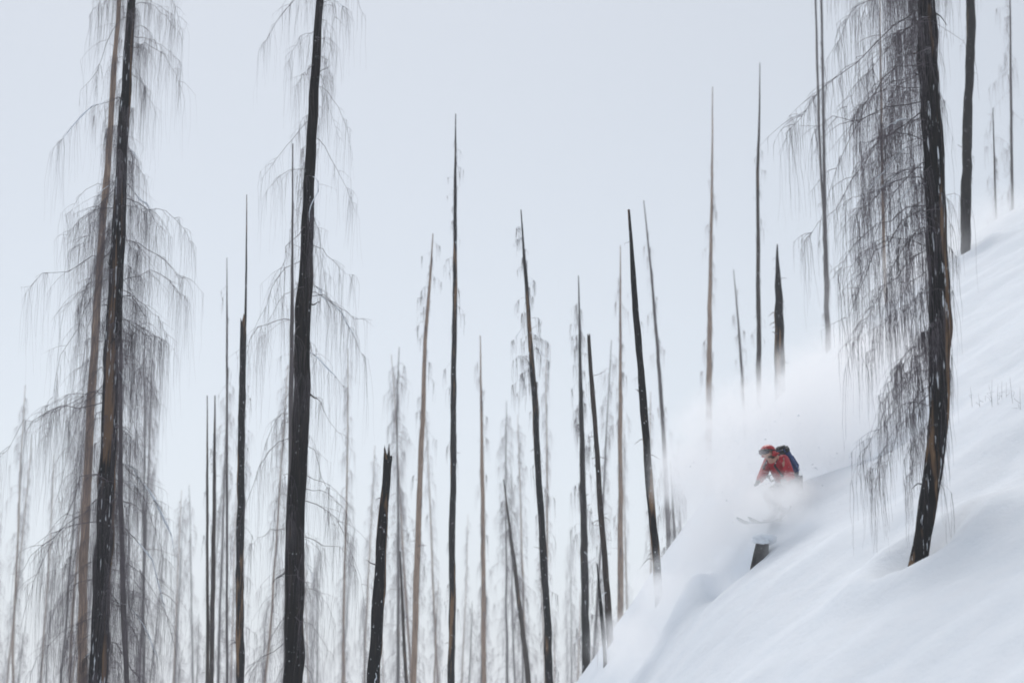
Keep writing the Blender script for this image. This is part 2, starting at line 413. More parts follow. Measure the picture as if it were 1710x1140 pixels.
tree('dead_snag', 36, [(624, 1150, 21), (631, 1010, 20), (638, 900, 18), (644, 820, 16), (648, 765, 14)], 'char',
     'short black snag with a broken blunt top, leaning slightly', [(830, 1130, 7, .3, .9, 5, .4, .003, .2)], top='broken', sides=18, step=.15, rough=.22)
tree('dead_spruce', 72, [(690, 1150, 10), (696, 950, 10), (703, 760, 9), (710, 580, 7), (717, 480, 5), (723, 390, 1.6)], 'tan', 'slim leaning tan trunk between the broken black snag and a tall dark pole',
     [(400, 560, 14, .5, .5, 12, .5, .005, .3), (560, 1130, 22, .55, .7, 9, .7, .0048, .25)], twig='twig', sides=10, step=.5)
tree('dead_sapling', 66, [(679, 1150, 6), (673, 1030, 5), (668, 920, 2)], 'brown', 'short dark sapling at the foot of the slim tan trunk', [(940, 1130, 9, .35, .7, 7, .5, .004, .2)], sides=8, step=.5)
tree('dead_spruce', 56, [(754, 1150, 12), (755, 900, 11), (757, 700, 10), (759, 500, 8), (760, 350, 6), (761, 190, 1.5)], 'char', 'tall needle-straight dark pole flecked with snow, beside the slim tan trunk',
     [(230, 420, 18, .3, .7, 7, .35, .0036, .2), (420, 1130, 30, .4, .8, 7, .5, .0036, .2)], sides=12, step=.3)
tree('dead_spruce', 88, [(808, 1150, 8), (807, 960, 8), (805, 760, 6), (802, 560, 1.6)], 'tan', 'faint thin brownish trunk behind the needle-straight dark pole', [(600, 1130, 26, .5, .8, 10, .8, .0055, .25)], twig='twig_pale', sides=8, step=.6)
tree('dead_spruce', 80, [(884, 1150, 9), (870, 1030, 8), (856, 920, 6), (841, 800, 1.8)], 'brown', 'short grey tree tilted over towards the foot of a tall leaning dark trunk', [(820, 950, 14, .6, .6, 14, .6, .005, .3), (950, 1130, 10, .6, .7, 12, .7, .005, .3)], sides=8, step=.5)
tree('dead_spruce', 52, [(918, 1150, 13), (911, 1000, 12), (902, 840, 11), (893, 680, 10), (885, 560, 8), (877, 450, 6), (870, 350, 1.6)], 'char', 'tall dark trunk leaning, with tufts of twigs near its thin top',
     [(380, 520, 16, .35, .6, 12, .4, .0036, .25), (520, 640, 14, .6, .6, 22, .6, .0038, .35), (640, 1130, 26, .5, .8, 9, .55, .0036, .2)], sides=12, step=.3)
tree('dead_spruce', 66, [(980, 1150, 15), (977, 1000, 13), (974, 850, 11), (971, 700, 8), (968, 560, 4), (966, 460, 1.5)], 'burnt', 'bushy blackened trunk wrapped in short hanging twigs',
     [(500, 720, 22, .5, .7, 16, .7, .0045, .3), (720, 1130, 30, .6, .8, 16, .8, .0045, .3)], sides=12, step=.4)
tree('dead_spruce', 44, [(1021, 1115, 11), (1013, 980, 10), (1003, 850, 9), (994, 720, 8), (986, 600, 7), (983, 565, 5)], 'brown', 'scorched brown trunk with a blunt top, rooted at the edge of the snow slope',
     [(600, 1050, 14, .3, .8, 5, .45, .003, .2)], top='broken', sides=14, step=.25)
tree('dead_sapling', 42, [(1012, 1120, 7), (1004, 1020, 6), (997, 940, 1.6)], 'char', 'short black sapling beside the blunt-topped brown trunk', [(950, 1090, 8, .25, .8, 5, .4, .0028, .1)], sides=8, step=.3)
tree('dead_spruce', 84, [(1037, 1070, 10), (1036, 900, 9), (1036, 700, 7), (1036, 540, 4), (1036, 410, 1.4)], 'tan', 'pale brown upright trunk seen between two dark leaning trunks', [(450, 1050, 34, .5, .8, 11, .8, .0052, .25)], twig='twig_pale', sides=8, step=.6)
tree('dead_spruce', 38.5, [(1103, 1045, 15), (1097, 950, 14), (1087, 830, 13.5), (1077, 710, 13), (1067, 590, 12), (1058, 460, 9), (1050, 350, 4)], 'char', 'clean black limbless trunk leaning over from the lip of the snow slope',
     [(480, 950, 9, .22, .9, 3, .3, .0026, .1)], sides=16, step=.2)
tree('dead_spruce', 92, [(1116, 900, 8), (1109, 740, 7), (1099, 590, 6), (1088, 460, 4), (1075, 335, 1.4)], 'grey', 'thin pale grey tree leaning behind the limbless black trunk', [(380, 850, 30, .5, .8, 10, .8, .0055, .25)], twig='twig_pale', sides=8, step=.6)
tree('dead_sapling', 52, [(1132, 980, 6), (1126, 880, 5), (1119, 770, 1.6)], 'brown', 'small bushy dead sapling with brown hanging twigs behind the snow edge', [(775, 970, 26, .5, .8, 16, .8, .0038, .2)], sides=8, step=.4)
tree('dead_spruce', 98, [(1183, 800, 11), (1184, 640, 10), (1186, 480, 7), (1189, 300, 4), (1190, 145, 1.4)], 'tan', 'tall thin tan pole, paler of two beyond the skier', [(250, 560, 24, .45, .8, 9, .8, .0055, .25), (560, 800, 20, .6, .8, 12, 1.0, .0055, .25)], twig='twig_pale', sides=8, step=.6)
tree('dead_spruce', 104, [(1243, 700, 5), (1235, 560, 4), (1225, 450, 1.2)], 'grey', 'short thin pale tree between two tall poles beyond the skier', [(480, 700, 16, .5, .8, 9, .8, .0055, .25)], twig='twig_pale', sides=8, step=.6)
tree('dead_spruce', 76, [(1267, 700, 8), (1267, 560, 8), (1266, 400, 6.5), (1265, 260, 5), (1268, 225, 4), (1269, 105, 1.3)], 'brown', 'tall thin dark brown pole with a slight kink, next to a pointed black snag', [(240, 650, 22, .35, .8, 6, .5, .0042, .2)], sides=8, step=.5)
tree('dead_snag', 57, [(1302, 680, 19), (1302, 600, 18), (1300, 520, 15), (1299, 460, 10), (1298, 408, 2)], 'char', 'stubby black snag tapering to a sharp point behind the skier', [(480, 650, 5, .25, .8, 4, .35, .003, .1)], sides=14, step=.2)
tree('dead_spruce', 84, [(1385, 640, 10), (1381, 500, 9), (1377, 360, 7), (1376, 250, 5), (1374, 120, 4.5), (1371, -40, 4)], 'grey', 'slim grey tree with a twin leader, half behind the big tree\'s hanging twigs',
     [(60, 620, 26, .4, .8, 8, .6, .0045, .25)], sides=8, step=.5, up=(1368, -200, 1), fork=[(1377, 380, 4), (1370, 280, 4), (1365, 120, 4), (1361, -40, 3), (1359, -160, 1)])
tree('dead_spruce', 60, [(1482, 560, 6), (1477, 440, 6), (1474, 330, 5), (1472, 200, 3.5), (1470, 60, 2)], 'tan', 'thin tan stem showing through the curtain of hanging twigs', [(120, 520, 14, .4, .8, 8, .5, .0042, .2)], sides=8, step=.5, up=(1469, -80, 1))
tree('dead_spruce', 54.5, [(1611, 440, 17), (1614, 300, 17), (1618, 140, 16), (1622, -20, 15)], 'burnt', 'smooth straight black trunk higher on the snow slope beyond the bowed trunk',
     [(-250, 150, 8, .5, .9, 9, .5, .003, .2), (150, 420, 4, .25, .9, 4, .4, .003, 0)], sides=16, step=.2, up=(1630, -420, 7))
tree('dead_sapling', 60, [(1665, 405, 4), (1661, 300, 3.5), (1658, 180, 1.4)], 'grey', 'thin pale sapling up the slope past the smooth straight trunk', [(200, 390, 16, .4, .8, 9, .6, .0035, .25)], twig='twig_pale', sides=8, step=.4)
tree('dead_spruce', 74, [(1692, 480, 6), (1690, 300, 5), (1688, 120, 4), (1686, -60, 2)], 'grey', 'pale twiggy tree on the skyline at the top of the slope', [(-40, 400, 26, .9, .8, 14, .9, .0042, .3)], twig='twig_pale', sides=8, step=.5)

# --- distant trees fading into the falling snow, part of the fade in their pale colours
def proto(h, r, m, n, L, ntw, tl, tr, twig, lo=.12):
    P = np.stack([np.cumsum(rng.normal(0, .06, 9)), np.cumsum(rng.normal(0, .06, 9)), np.linspace(0, h, 9)], -1); P[0, :2] = 0
    me, PP, RR = trunk_mesh('trunk', P, np.linspace(r, .02, 9), 7, .8, .15)
    me.materials.append(M[m])
    acc = Acc()
    for q in range(n):
        z = h*(lo + (.97-lo)*(q+random.random())/n)
        st = np.array([np.interp(z, PP[:, 2], PP[:, c]) for c in range(3)])
        k = 1.15 - z/h
        res, _ = branch_geo(st, random.uniform(0, 2*PI), L*random.uniform(.5, 1.2)*(.35+.75*k), .75, .1, .012, ntw, tl, tr)
        for V, Qd in res: acc.add(V, Qd)
    cm = acc.mesh('crown'); cm.materials.append(M[twig])
    return me, cm, h
PR = [proto(26, .12, 'grey', 70, 1.1, 20, 1.4, .0034, 'twig_pale'), proto(26, .12, 'tan', 80, 1.3, 18, 1.4, .0034, 'twig_pale'),
      proto(28, .12, 'tan', 60, .9, 13, 1.3, .0034, 'twig_pale', .3), proto(22, .11, 'grey', 90, 1.6, 20, 1.4, .0034, 'twig_pale')]
def far_tree(px, ytop, Yd, k, name, label, group):
    x = at(px, 1140, Yd)[0]; me, cm, h = PR[k]
    zb = gz(x, Yd); zt = at(px, ytop, Yd)[2]; s = (zt-zb+.2)/h
    t = thing(name, (x, Yd, zb-.2), label, 'dead tree', group)
    t.rotation_euler = (random.gauss(0, .03), random.gauss(0, .045), random.uniform(0, 6.28))
    kxy = min(1.3, max(.75, s)); t.scale = (kxy, kxy, s)
    obj('trunk', me, None, t); obj('crown', cm, None, t)
FARL = ['slim grey dead tree far off in the hazy stand', 'brownish twiggy dead tree far off in the hazy stand', 'tan bare-stemmed dead tree far off in the hazy stand', 'bushy grey dead tree far off in the hazy stand']
for q in range(50):
    px = -20 + 1180*(q+random.random())/50
    left = max(0, 1-px/420); k_ = random.randrange(4)
    yt = random.uniform(560, 1010) - 110*left
    far_tree(px, yt, min(300, random.uniform(26, 36)*FPX/(1307-yt)), k_, 'distant_tree',
             FARL[k_], 'distant trees fading into the snowfall')
for q in range(26):
    px = -20 + 1060*(q+random.random())/26
    far_tree(px, random.uniform(860, 1090), random.uniform(120, 190), random.choice([1, 3]), 'distant_sapling',
             'low dead tree in the hazy lower stand, only its top showing', 'low trees of the hazy stand')

# --- thin stems poking out of the snow up the slope
for q in range(11):
    px = 1628 + 7.8*q + random.uniform(-5, 5); py = 690 + random.uniform(-14, 8); Yq = 34 + random.uniform(-.4, .4)
    # walk out to where this line of sight meets the snow
    lo = None
    for Yt in np.arange(20, 60, .1):
        p = at(px, py, Yt)
        if p[2] <= gz(p[0], Yt): lo = Yt; break
    Yq = lo or Yq
    b = at(px, py, Yq); b[2] = gz(b[0], b[1])
    hgt = random.uniform(.15, .6)
    t = thing('dead_seedling', b, 'thin pale dead seedling in the row poking from the open snow', 'seedling', 'row of stems in the snow up the slope')
    P = np.array([[0, 0, -.15], [random.gauss(0, .02), 0, hgt*.5], [random.gauss(0, .03), 0, hgt]])
    me, _, _ = trunk_mesh('stem', P, [.003, .0024, .0012], 5, .1, .1); obj('stem', me, M['twig_pale'], t)
    V, Qd = tubes(np.array([[[0, 0, hgt*.4], [random.uniform(-.08, .08), .02, hgt*.55], [random.uniform(-.1, .1), .03, hgt*.62]]]), np.array([[.0025, .002, .001]]), 4)
    a = Acc(); a.add(V, Qd); obj('twig', a.mesh('twig'), M['twig_pale'], t)

# ------------------------------------------------------------------ charred stump under the skier's pillow
def blob_mesh(name, c, rad, seed, amp=.25, sub=3, flat=None):
    bm = bmesh.new(); bmesh.ops.create_icosphere(bm, subdivisions=sub, radius=1)
    for v in bm.verts:
        n = v.co.normalized(); f = 1 + amp*noise.noise(n*1.7+Vector((seed, 0, 0))) + amp*.5*noise.noise(n*4.3+Vector((0, seed, 0)))
        v.co = Vector((n.x*rad[0]*f, n.y*rad[1]*f, n.z*rad[2]*f))
        if flat is not None and v.co.z < flat: v.co.z = flat + (v.co.z-flat)*.15
        v.co += Vector(c)
    me = bpy.data.meshes.new(name); bm.to_mesh(me); bm.free()
    for p in me.polygons: p.use_smooth = True
    return me
ST = at(1271, 985, 31.9)
stb = np.array([ST[0], ST[1], min(ST[2], gz(ST[0], ST[1]))-.1])
st = thing('burnt_stump', stb, 'small burnt black stump capped with broken snow, below the skier', 'stump')
top = at(1276, 904, 31.9)-stb
me, _, _ = trunk_mesh('wood', np.array([[-.03, 0, -.2], [0, 0, top[2]*.5], [top[0], .02, top[2]]]), [.20, .16, .11], 22, .04, .55)
obj('wood', me, M['char'], st)
for q in range(7):
    a = q*.9+.3
    obj('snow_cap', blob_mesh('snow_cap', (top[0]+.12*math.cos(a)+random.uniform(-.03, .03), -.02+.10*math.sin(a), top[2]+random.uniform(-.04, .06)), (random.uniform(.05, .11), .09, random.uniform(.03, .06)), q*3.1, .5), M['snow_clump'], st)
obj('snow_cap', blob_mesh('snow_cap', (top[0], 0, top[2]+.05), (.19, .17, .085), 44, .45), M['snow_clump'], st)

# ------------------------------------------------------------------ skier
M['red'] = simple('red_shell_fabric', (.40, .005, .018), .6, .18, 14, .25)
M['helmet'] = simple('red_helmet_shell', (.45, .012, .02), .3, .08, 5)
M['pants'] = simple('dark_grey_shell_fabric', (.06, .06, .07), .6, .25, 14, .25)
M['blue'] = simple('blue_pack_fabric', (.025, .06, .19), .6, .2, 16, .2)
M['black'] = simple('black_webbing', (.012, .012, .014), .6, .2, 20)
M['skin'] = simple('skin', (.52, .30, .22), .5, .06, 8)
M['lens'] = simple('goggle_lens', (.05, .035, .06), .08, .2, 3, 0, .6)
M['glove'] = simple('black_glove_leather', (.02, .02, .022), .6, .2, 18)
M['ski'] = simple('grey_green_ski_topsheet', (.10, .14, .13), .35, .35, 6)
M['alu'] = simple('grey_pole_shaft', (.12, .12, .13), .35, .1, 9, 0, .7)
M['hair'] = simple('brown_hair', (.06, .035, .02), .7, .3, 30)

HD = np.array([-.78, -.62, 0]); SD = np.array([.62, -.78, 0])      # heading, and the side turned to the viewer
def L3(px, py, dy): return Vector(((px-1305)*33/FPX, dy, (868-py)*33/FPX))
def skin(name, nodes, edges, root, mt, parent, sub=2):
    names = list(nodes); me = bpy.data.meshes.new(name)
    me.from_pydata([nodes[k][0] for k in names], [(names.index(a), names.index(b)) for a, b in edges], [])
    o = bpy.data.objects.new(name, me); C.objects.link(o)
    bm = bmesh.new(); bm.from_mesh(me); lay = bm.verts.layers.skin.verify(); bm.verts.ensure_lookup_table()
    for i, k in enumerate(names):
        r = nodes[k][1]; bm.verts[i][lay].radius = (r, r) if not isinstance(r, tuple) else r
        bm.verts[i][lay].use_root = (k == root)
    bm.to_mesh(me); bm.free()
    o.modifiers.new('skin', 'SKIN'); s = o.modifiers.new('sub', 'SUBSURF'); s.levels = sub; s.render_levels = sub
    dg = bpy.context.evaluated_depsgraph_get()
    me2 = bpy.data.meshes.new_from_object(o.evaluated_get(dg)); bpy.data.objects.remove(o)
    for p in me2.polygons: p.use_smooth = True
    me2.materials.clear(); me2.materials.append(mt)
    return obj(name, me2, None, parent)
sk = thing('person', SK, 'skier in a red jacket and helmet with a blue backpack, crouched in flying powder', 'person')
hip = Vector((.16, .14, .60)); chest = Vector((-.07, -.06, .93)); waist = hip.lerp(chest, .45) + Vector((.03, .02, .03)); neck = Vector((-.16, -.14, 1.03))
head = L3(1282, 758, -.22)
S = Vector(SD)
sn_, sf = chest + S*.19 + Vector((.0, 0, .04)), chest - S*.19 + Vector((.0, 0, .04))
en, hn = L3(1317, 796, -.30), L3(1303, 812, -.52)
ef, hf = L3(1277, 789, .0), L3(1264, 809, -.22)
hpn, hpf = hip + S*.10, hip - S*.10
kn, kf = Vector((-.20, -.28, .36)) + S*.10, Vector((-.20, -.28, .40)) - S*.10
an, af = Vector((.02, -.02, .08)) + S*.13, Vector((.02, -.02, .10)) - S*.13
tn, tf = an + Vector(HD)*.20 - Vector((0, 0, .04)), af + Vector(HD)*.20 - Vector((0, 0, .04))
body_nodes = dict(hip=(hip, .13), waist=(waist, .125), chest=(chest, .14), neck=(neck, .06), chin=(head+Vector((.03, .03, -.06)), .075), head=(head, .095), crown=(head+Vector((.0, .0, .07)), .07),
    sn=(sn_, .07), en=(en, .05), wn=(en.lerp(hn, .85), .035), sf=(sf, .07), ef=(ef, .05), wf=(ef.lerp(hf, .85), .035),
    hpn=(hpn, .095), kn=(kn, .065), an=(an, .05), tn=(tn, .04), hpf=(hpf, .095), kf=(kf, .065), af=(af, .05), tf=(tf, .04))
bedge = [('hip', 'waist'), ('waist', 'chest'), ('chest', 'neck'), ('neck', 'chin'), ('chin', 'head'), ('head', 'crown'), ('chest', 'sn'), ('sn', 'en'), ('en', 'wn'), ('chest', 'sf'), ('sf', 'ef'), ('ef', 'wf'),
         ('hip', 'hpn'), ('hpn', 'kn'), ('kn', 'an'), ('an', 'tn'), ('hip', 'hpf'), ('hpf', 'kf'), ('kf', 'af'), ('af', 'tf')]
body = skin('body', body_nodes, bedge, 'hip', M['skin'], sk)
obj('nose', blob_mesh('nose', head + Vector(HD)*.105 + Vector((0, 0, -.03)), (.016, .016, .024), 2, .05, 2), M['skin'], body)
obj('mouth', blob_mesh('mouth', head + Vector(HD)*.088 + Vector((0, 0, -.075)), (.018, .022, .007), 3, .05, 2), simple('lips', (.4, .14, .12), .5), body)
for s_ in (-1, 1):
    obj('ear', blob_mesh('ear', head + S*.098*s_ + Vector((.01, .01, -.025)), (.014, .02, .032), 4+s_, .05, 2), M['skin'], body)
obj('hair', blob_mesh('hair', head - Vector(HD)*.05 + Vector((0, 0, -.045)), (.085, .085, .06), 6, .15), M['hair'], body)
jk = lambda k, r: (body_nodes[k][0], r)
jacket = skin('jacket', dict(hem=(hip+Vector((.01, .01, .0)), .185), waist=jk('waist', .175), chest=jk('chest', .19), collar=(neck.lerp(chest, .25), .095),
    sn=jk('sn', .105), en=jk('en', .082), wn=jk('wn', .062), sf=jk('sf', .105), ef=jk('ef', .082), wf=jk('wf', .062)),
    [('hem', 'waist'), ('waist', 'chest'), ('chest', 'collar'), ('chest', 'sn'), ('sn', 'en'), ('en', 'wn'), ('chest', 'sf'), ('sf', 'ef'), ('ef', 'wf')], 'hem', M['red'], sk)
obj('hood', blob_mesh('hood', neck + Vector((.07, .06, .02)), (.12, .12, .075), 12, .2), M['red'], jacket)
for (a_, b_) in ((sn_, en), (sf, ef)):                   # pale piping on the sleeve
    V, Qd = tubes(np.array([[tuple(b_ + (a_-b_)*.08 + Vector((0, -.01, .0)) + (Vector(SD)*math.cos(t_) + Vector(HD)*math.sin(t_))*.088) for t_ in np.linspace(0, 2*PI, 15)]]), np.full((1, 15), .006), 4)
    a2 = Acc(); a2.add(V, Qd); obj('sleeve_band', a2.mesh('sleeve_band'), simple('pale_piping', (.7, .5, .5), .6), jacket)
skin('trousers', dict(hip=jk('hip', .165), hpn=jk('hpn', .13), kn=jk('kn', .10), an=jk('an', .085), hpf=jk('hpf', .13), kf=jk('kf', .10), af=jk('af', .085)),
     [('hip', 'hpn'), ('hpn', 'kn'), ('kn', 'an'), ('hip', 'hpf'), ('hpf', 'kf'), ('kf', 'af')], 'hip', M['pants'], sk)
# helmet, a shell with a front opening, and goggles
bm = bmesh.new(); bmesh.ops.create_uvsphere(bm, u_segments=24, v_segments=16, radius=1)
hx = Vector(HD)
bmesh.ops.delete(bm, geom=[v for v in bm.verts if v.co.z < -.62 or (v.co.dot(hx) > .35 and v.co.z < .18)], context='VERTS')
for v in bm.verts: v.co = Vector((v.co.x*.138, v.co.y*.138, v.co.z*.132)) + head + Vector((0, 0, .012)) - hx*.012
me = bpy.data.meshes.new('helmet'); bm.to_mesh(me); bm.free()
for p in me.polygons: p.use_smooth = True
hel = obj('helmet', me, M['helmet'], sk); sm_ = hel.modifiers.new('solid', 'SOLIDIFY'); sm_.thickness = .018
ring = []
for t_ in np.linspace(0, 2*PI, 33): ring.append(tuple(head + (hx*math.cos(t_) + S*math.sin(t_))*.142 + Vector((0, 0, .035))))
V, Qd = tubes(np.array([ring]), np.full((1, 33), .012), 6); a2 = Acc(); a2.add(V, Qd); obj('goggle_strap', a2.mesh('goggle_strap'), M['black'], hel)
gp = []
for t_ in np.linspace(-1.0, 1.0, 11): gp.append(tuple(head + (hx*math.cos(t_) + S*math.sin(t_))*.118 + Vector((0, 0, .0))))
V, Qd = tubes(np.array([gp]), np.array([[.018, .03, .036, .04, .038, .034, .038, .04, .036, .03, .018]]), 10); a2 = Acc(); a2.add(V, Qd)
gg = obj('goggles', a2.mesh('goggles'), M['lens'], hel)
# backpack
bax = (chest-hip).normalized(); bup = (bax.cross(S)).normalized()
if bup.z < 0: bup = -bup
bc = hip.lerp(chest, .68) + bup*.25
def pack_box(c, l, w_, h, rd=.04):
    bm = bmesh.new(); bmesh.ops.create_cube(bm, size=1)
    for v in bm.verts: v.co = Vector((v.co.x*l, v.co.y*w_, v.co.z*h))
    bmesh.ops.bevel(bm, geom=bm.edges[:], offset=rd, segments=4, affect='EDGES')
    for v in bm.verts:
        x, y, z = v.co; f = 1 + .12*noise.noise(Vector((x*9, y*9, z*9)))
        v.co = c + bax*x*f + S*y*f + bup*z*f
    me = bpy.data.meshes.new('pack'); bm.to_mesh(me); bm.free()
    for p in me.polygons: p.use_smooth = True
    return me
bp = obj('backpack', pack_box(bc, .50, .30, .17, .06), M['blue'], sk)
obj('lid', pack_box(bc + bax*.22 + bup*.03, .16, .27, .16, .05), M['black'], bp)
obj('pocket', pack_box(bc - bax*.06 + bup*.09, .26, .20, .06, .025), M['blue'], bp)
for s_ in (-1, 1):
    sp_ = [bc + bax*.20 + S*.10*s_ - bup*.05, chest + bax*.13 + S*.12*s_ + bup*.06, chest + bax*.08 + S*.13*s_ - bup*.17, hip.lerp(chest, .5) + S*.16*s_ - bup*.15, bc - bax*.2 + S*.14*s_ - bup*.06]
    V, Qd = tubes(np.array([[tuple(p) for p in sp_]]), np.full((1, 5), .02), 6); a2 = Acc(); a2.add(V, Qd); obj('strap', a2.mesh('strap'), M['black'], bp)
# gloves with five fingers closed round the pole grips
def glove(h, frm, pole):
    d = (h-frm).normalized(); pl = pole.normalized(); side = d.cross(pl).normalized()
    nd = dict(cuff=(h-d*.08, .05), palm=(h-d*.02, .042)); ed = [('cuff', 'palm')]
    for q in range(4):
        o_ = pl*(.033-.022*q); ln_ = (.95, 1.05, 1.0, .8)[q]
        nd[f'a{q}'] = (h + d*.035 + o_ + side*.02, .014); nd[f'b{q}'] = (h + d*.062*ln_ + o_ - side*.012, .012); nd[f'c{q}'] = (h + d*.035*ln_ + o_ - side*.038, .010)
        ed += [('palm', f'a{q}'), (f'a{q}', f'b{q}'), (f'b{q}', f'c{q}')]
    nd['t0'] = (h + pl*.045 - side*.01, .015); nd['t1'] = (h + pl*.055 + d*.03 - side*.03, .012); ed += [('palm', 't0'), ('t0', 't1')]
    skin('glove', nd, ed, 'palm', M['glove'], sk, 1)
# boots
for a_ in (an, af):
    b_ = a_ + Vector(HD)*.07
    skin('boot', dict(top=(a_ + Vector((0, 0, .16)) + Vector(HD)*-.03, .07), ank=(a_, .075), heel=(a_ - Vector(HD)*.06 - Vector((0, 0, .06)), .05), toe=(a_ + Vector(HD)*.21 - Vector((0, 0, .06)), .045)),
         [('top', 'ank'), ('ank', 'heel'), ('ank', 'toe')], 'ank', M['black'], sk, 2)
# poles: the viewer-side pole trails back and down, the other is tucked under the arm and points back up
def pole(h, tip, label):
    h, tip = Vector(h), Vector(tip); d = (tip-h).normalized()
    o = thing('ski_pole', Vector(SK) + h, label, 'ski pole')
    def tb(nm, pts, rs, m, sd=8):
        V, Qd = tubes(np.array([[tuple(p) for p in pts]]), np.array([rs]), sd); a2 = Acc(); a2.add(V, Qd); return obj(nm, a2.mesh(nm), m, o)
    tb('shaft', [d*.02, (tip-h)*.5, (tip-h)], [.009, .008, .006], M['alu'])
    tb('grip', [d*-.10, d*-.09, d*-.02, d*.05], [.012, .018, .015, .016], M['black'])
    e = (tip-h) - d*.07; u_ = d.orthogonal().normalized(); v_ = d.cross(u_)
    bk = tb('basket', [e + (u_*math.cos(t_) + v_*math.sin(t_))*.045 for t_ in np.linspace(0, 2*PI, 13)], [.006]*13, M['black'], 5)
    for q in range(3):
        V, Qd = tubes(np.array([[tuple(e), tuple(e + (u_*math.cos(q*2.1) + v_*math.sin(q*2.1))*.045)]]), np.array([[.005, .004]]), 4); a2 = Acc(); a2.add(V, Qd); obj('spoke', a2.mesh('spoke'), M['black'], bk)
    return d
dn = pole(hn, L3(1361, 840, .25), 'ski pole trailing low behind the skier')
df = pole(hf, L3(1331, 763, .45), 'ski pole tucked under the skier\'s arm, its tip pointing up behind the pack')
glove(hn, en, -dn); glove(hf, ef, -df)
# skis
def ski(c, label):
    fw = (Vector(HD) + Vector((0, 0, -.14))).normalized(); sd_ = fw.cross(Vector((0, 0, 1))).normalized(); up_ = sd_.cross(fw)
    o = thing('ski', Vector(SK)+c, label, 'ski', 'pair of skis')
    n = 22; V = []
    for i in range(n):
        s_ = -0.80 + 1.66*i/(n-1); wd = .052 + .014*abs(s_)**1.3
        if s_ > .68: wd *= max(.12, math.sqrt(max(0, 1-((s_-.68)/.185)**2)))
        lift = .9*max(0, s_-.58)**1.6 + .5*max(0, -.66-s_)**1.5 + .015*math.cos(s_*1.8)
        for a_, b_ in ((-1, 0), (1, 0), (1, 1), (-1, 1)): V.append(tuple(fw*s_ + sd_*wd*a_ + up_*(lift + .016*b_)))
    i = (np.arange(n-1)*4)[:, None]; k = np.arange(4)[None, :]
    Qd = np.stack([i+k, i+(k+1) % 4, i+4+(k+1) % 4, i+4+k], -1).reshape(-1, 4)
    Qd = np.concatenate([Qd, [[3, 2, 1, 0]], [[n*4-4, n*4-3, n*4-2, n*4-1]]])
    obj('board', fast_mesh('board', V, Qd, None, False), M['ski'], o)
    for s_ in (-.13, .17): obj('binding', pack_like(fw*s_ + up_*.04, fw, sd_, up_), M['black'], o)
def pack_like(c, a, b, u):
    bm = bmesh.new(); bmesh.ops.create_cube(bm, size=1)
    bmesh.ops.bevel(bm, geom=bm.edges[:], offset=.12, segments=2, affect='EDGES')
    for v in bm.verts: v.co = c + a*v.co.x*.11 + b*v.co.y*.075 + u*v.co.z*.05
    me = bpy.data.meshes.new('binding'); bm.to_mesh(me); bm.free(); return me
ski(an + Vector(HD)*.07 - Vector((0, 0, .13)), 'grey green ski under the skier\'s leg on the trailing pole\'s side')
ski(af + Vector(HD)*.07 - Vector((0, 0, .13)), 'grey green ski under the skier\'s leg on the tucked pole\'s side')

# ------------------------------------------------------------------ air: falling flakes, flying powder, haze
fm, t, p = mat('drifting_flake')
p.inputs['Base Color'].default_value = (.93, .95, .97, 1); p.inputs['Roughness'].default_value = .8
fn = N(t, 'ShaderNodeTexNoise', Scale=3); fr = ramp(t, fn.outputs['Fac'], [(.3, (.88, .91, .94)), (.7, (.95, .96, .98))]); t.links.new(fr, p.inputs['Base Color'])
tl_ = N(t, 'ShaderNodeBsdfTranslucent'); t.links.new(fr, tl_.inputs['Color'])
mxs = N(t, 'ShaderNodeMixShader', Fac=.55); t.links.new(p.outputs[0], mxs.inputs[1]); t.links.new(tl_.outputs[0], mxs.inputs[2]); t.links.new(mxs.outputs[0], t.nodes['Material Output'].inputs['Surface'])
M['flake'] = fm
def flakes(name, P, r, mt):
    n = len(P); O = np.array([(1, 0, 0), (-1, 0, 0), (0, 1, 0), (0, -1, 0), (0, 0, 1), (0, 0, -1)], float)
    F = np.array([(0, 2, 4), (2, 1, 4), (1, 3, 4), (3, 0, 4), (2, 0, 5), (1, 2, 5), (3, 1, 5), (0, 3, 5)])
    V = P[:, None, :] + O[None]*r[:, None, None]*rng.uniform(.5, 1.4, (n, 1, 3))
    T = (np.arange(n)*6)[:, None, None] + F[None]
    o = obj(name, fast_mesh(name, V, None, T), mt); o['kind'] = 'stuff'; return o
n = 16000
yy = (rng.uniform(0, 1, n)**.6)*62 + 7
P = np.stack([rng.uniform(-.40, .40, n)*yy, yy, rng.uniform(-.05, .52, n)*yy], -1)
P = P[P[:, 2] > ground_z(P[:, 0], P[:, 1]) + .05]
fl = flakes('falling_snow', P, rng.uniform(.002, .005, len(P))*(.6+.4*np.clip(P[:, 1]/30, 0, 1.2)), M['flake'])
fl['label'] = 'fine snowflakes drifting through the air'

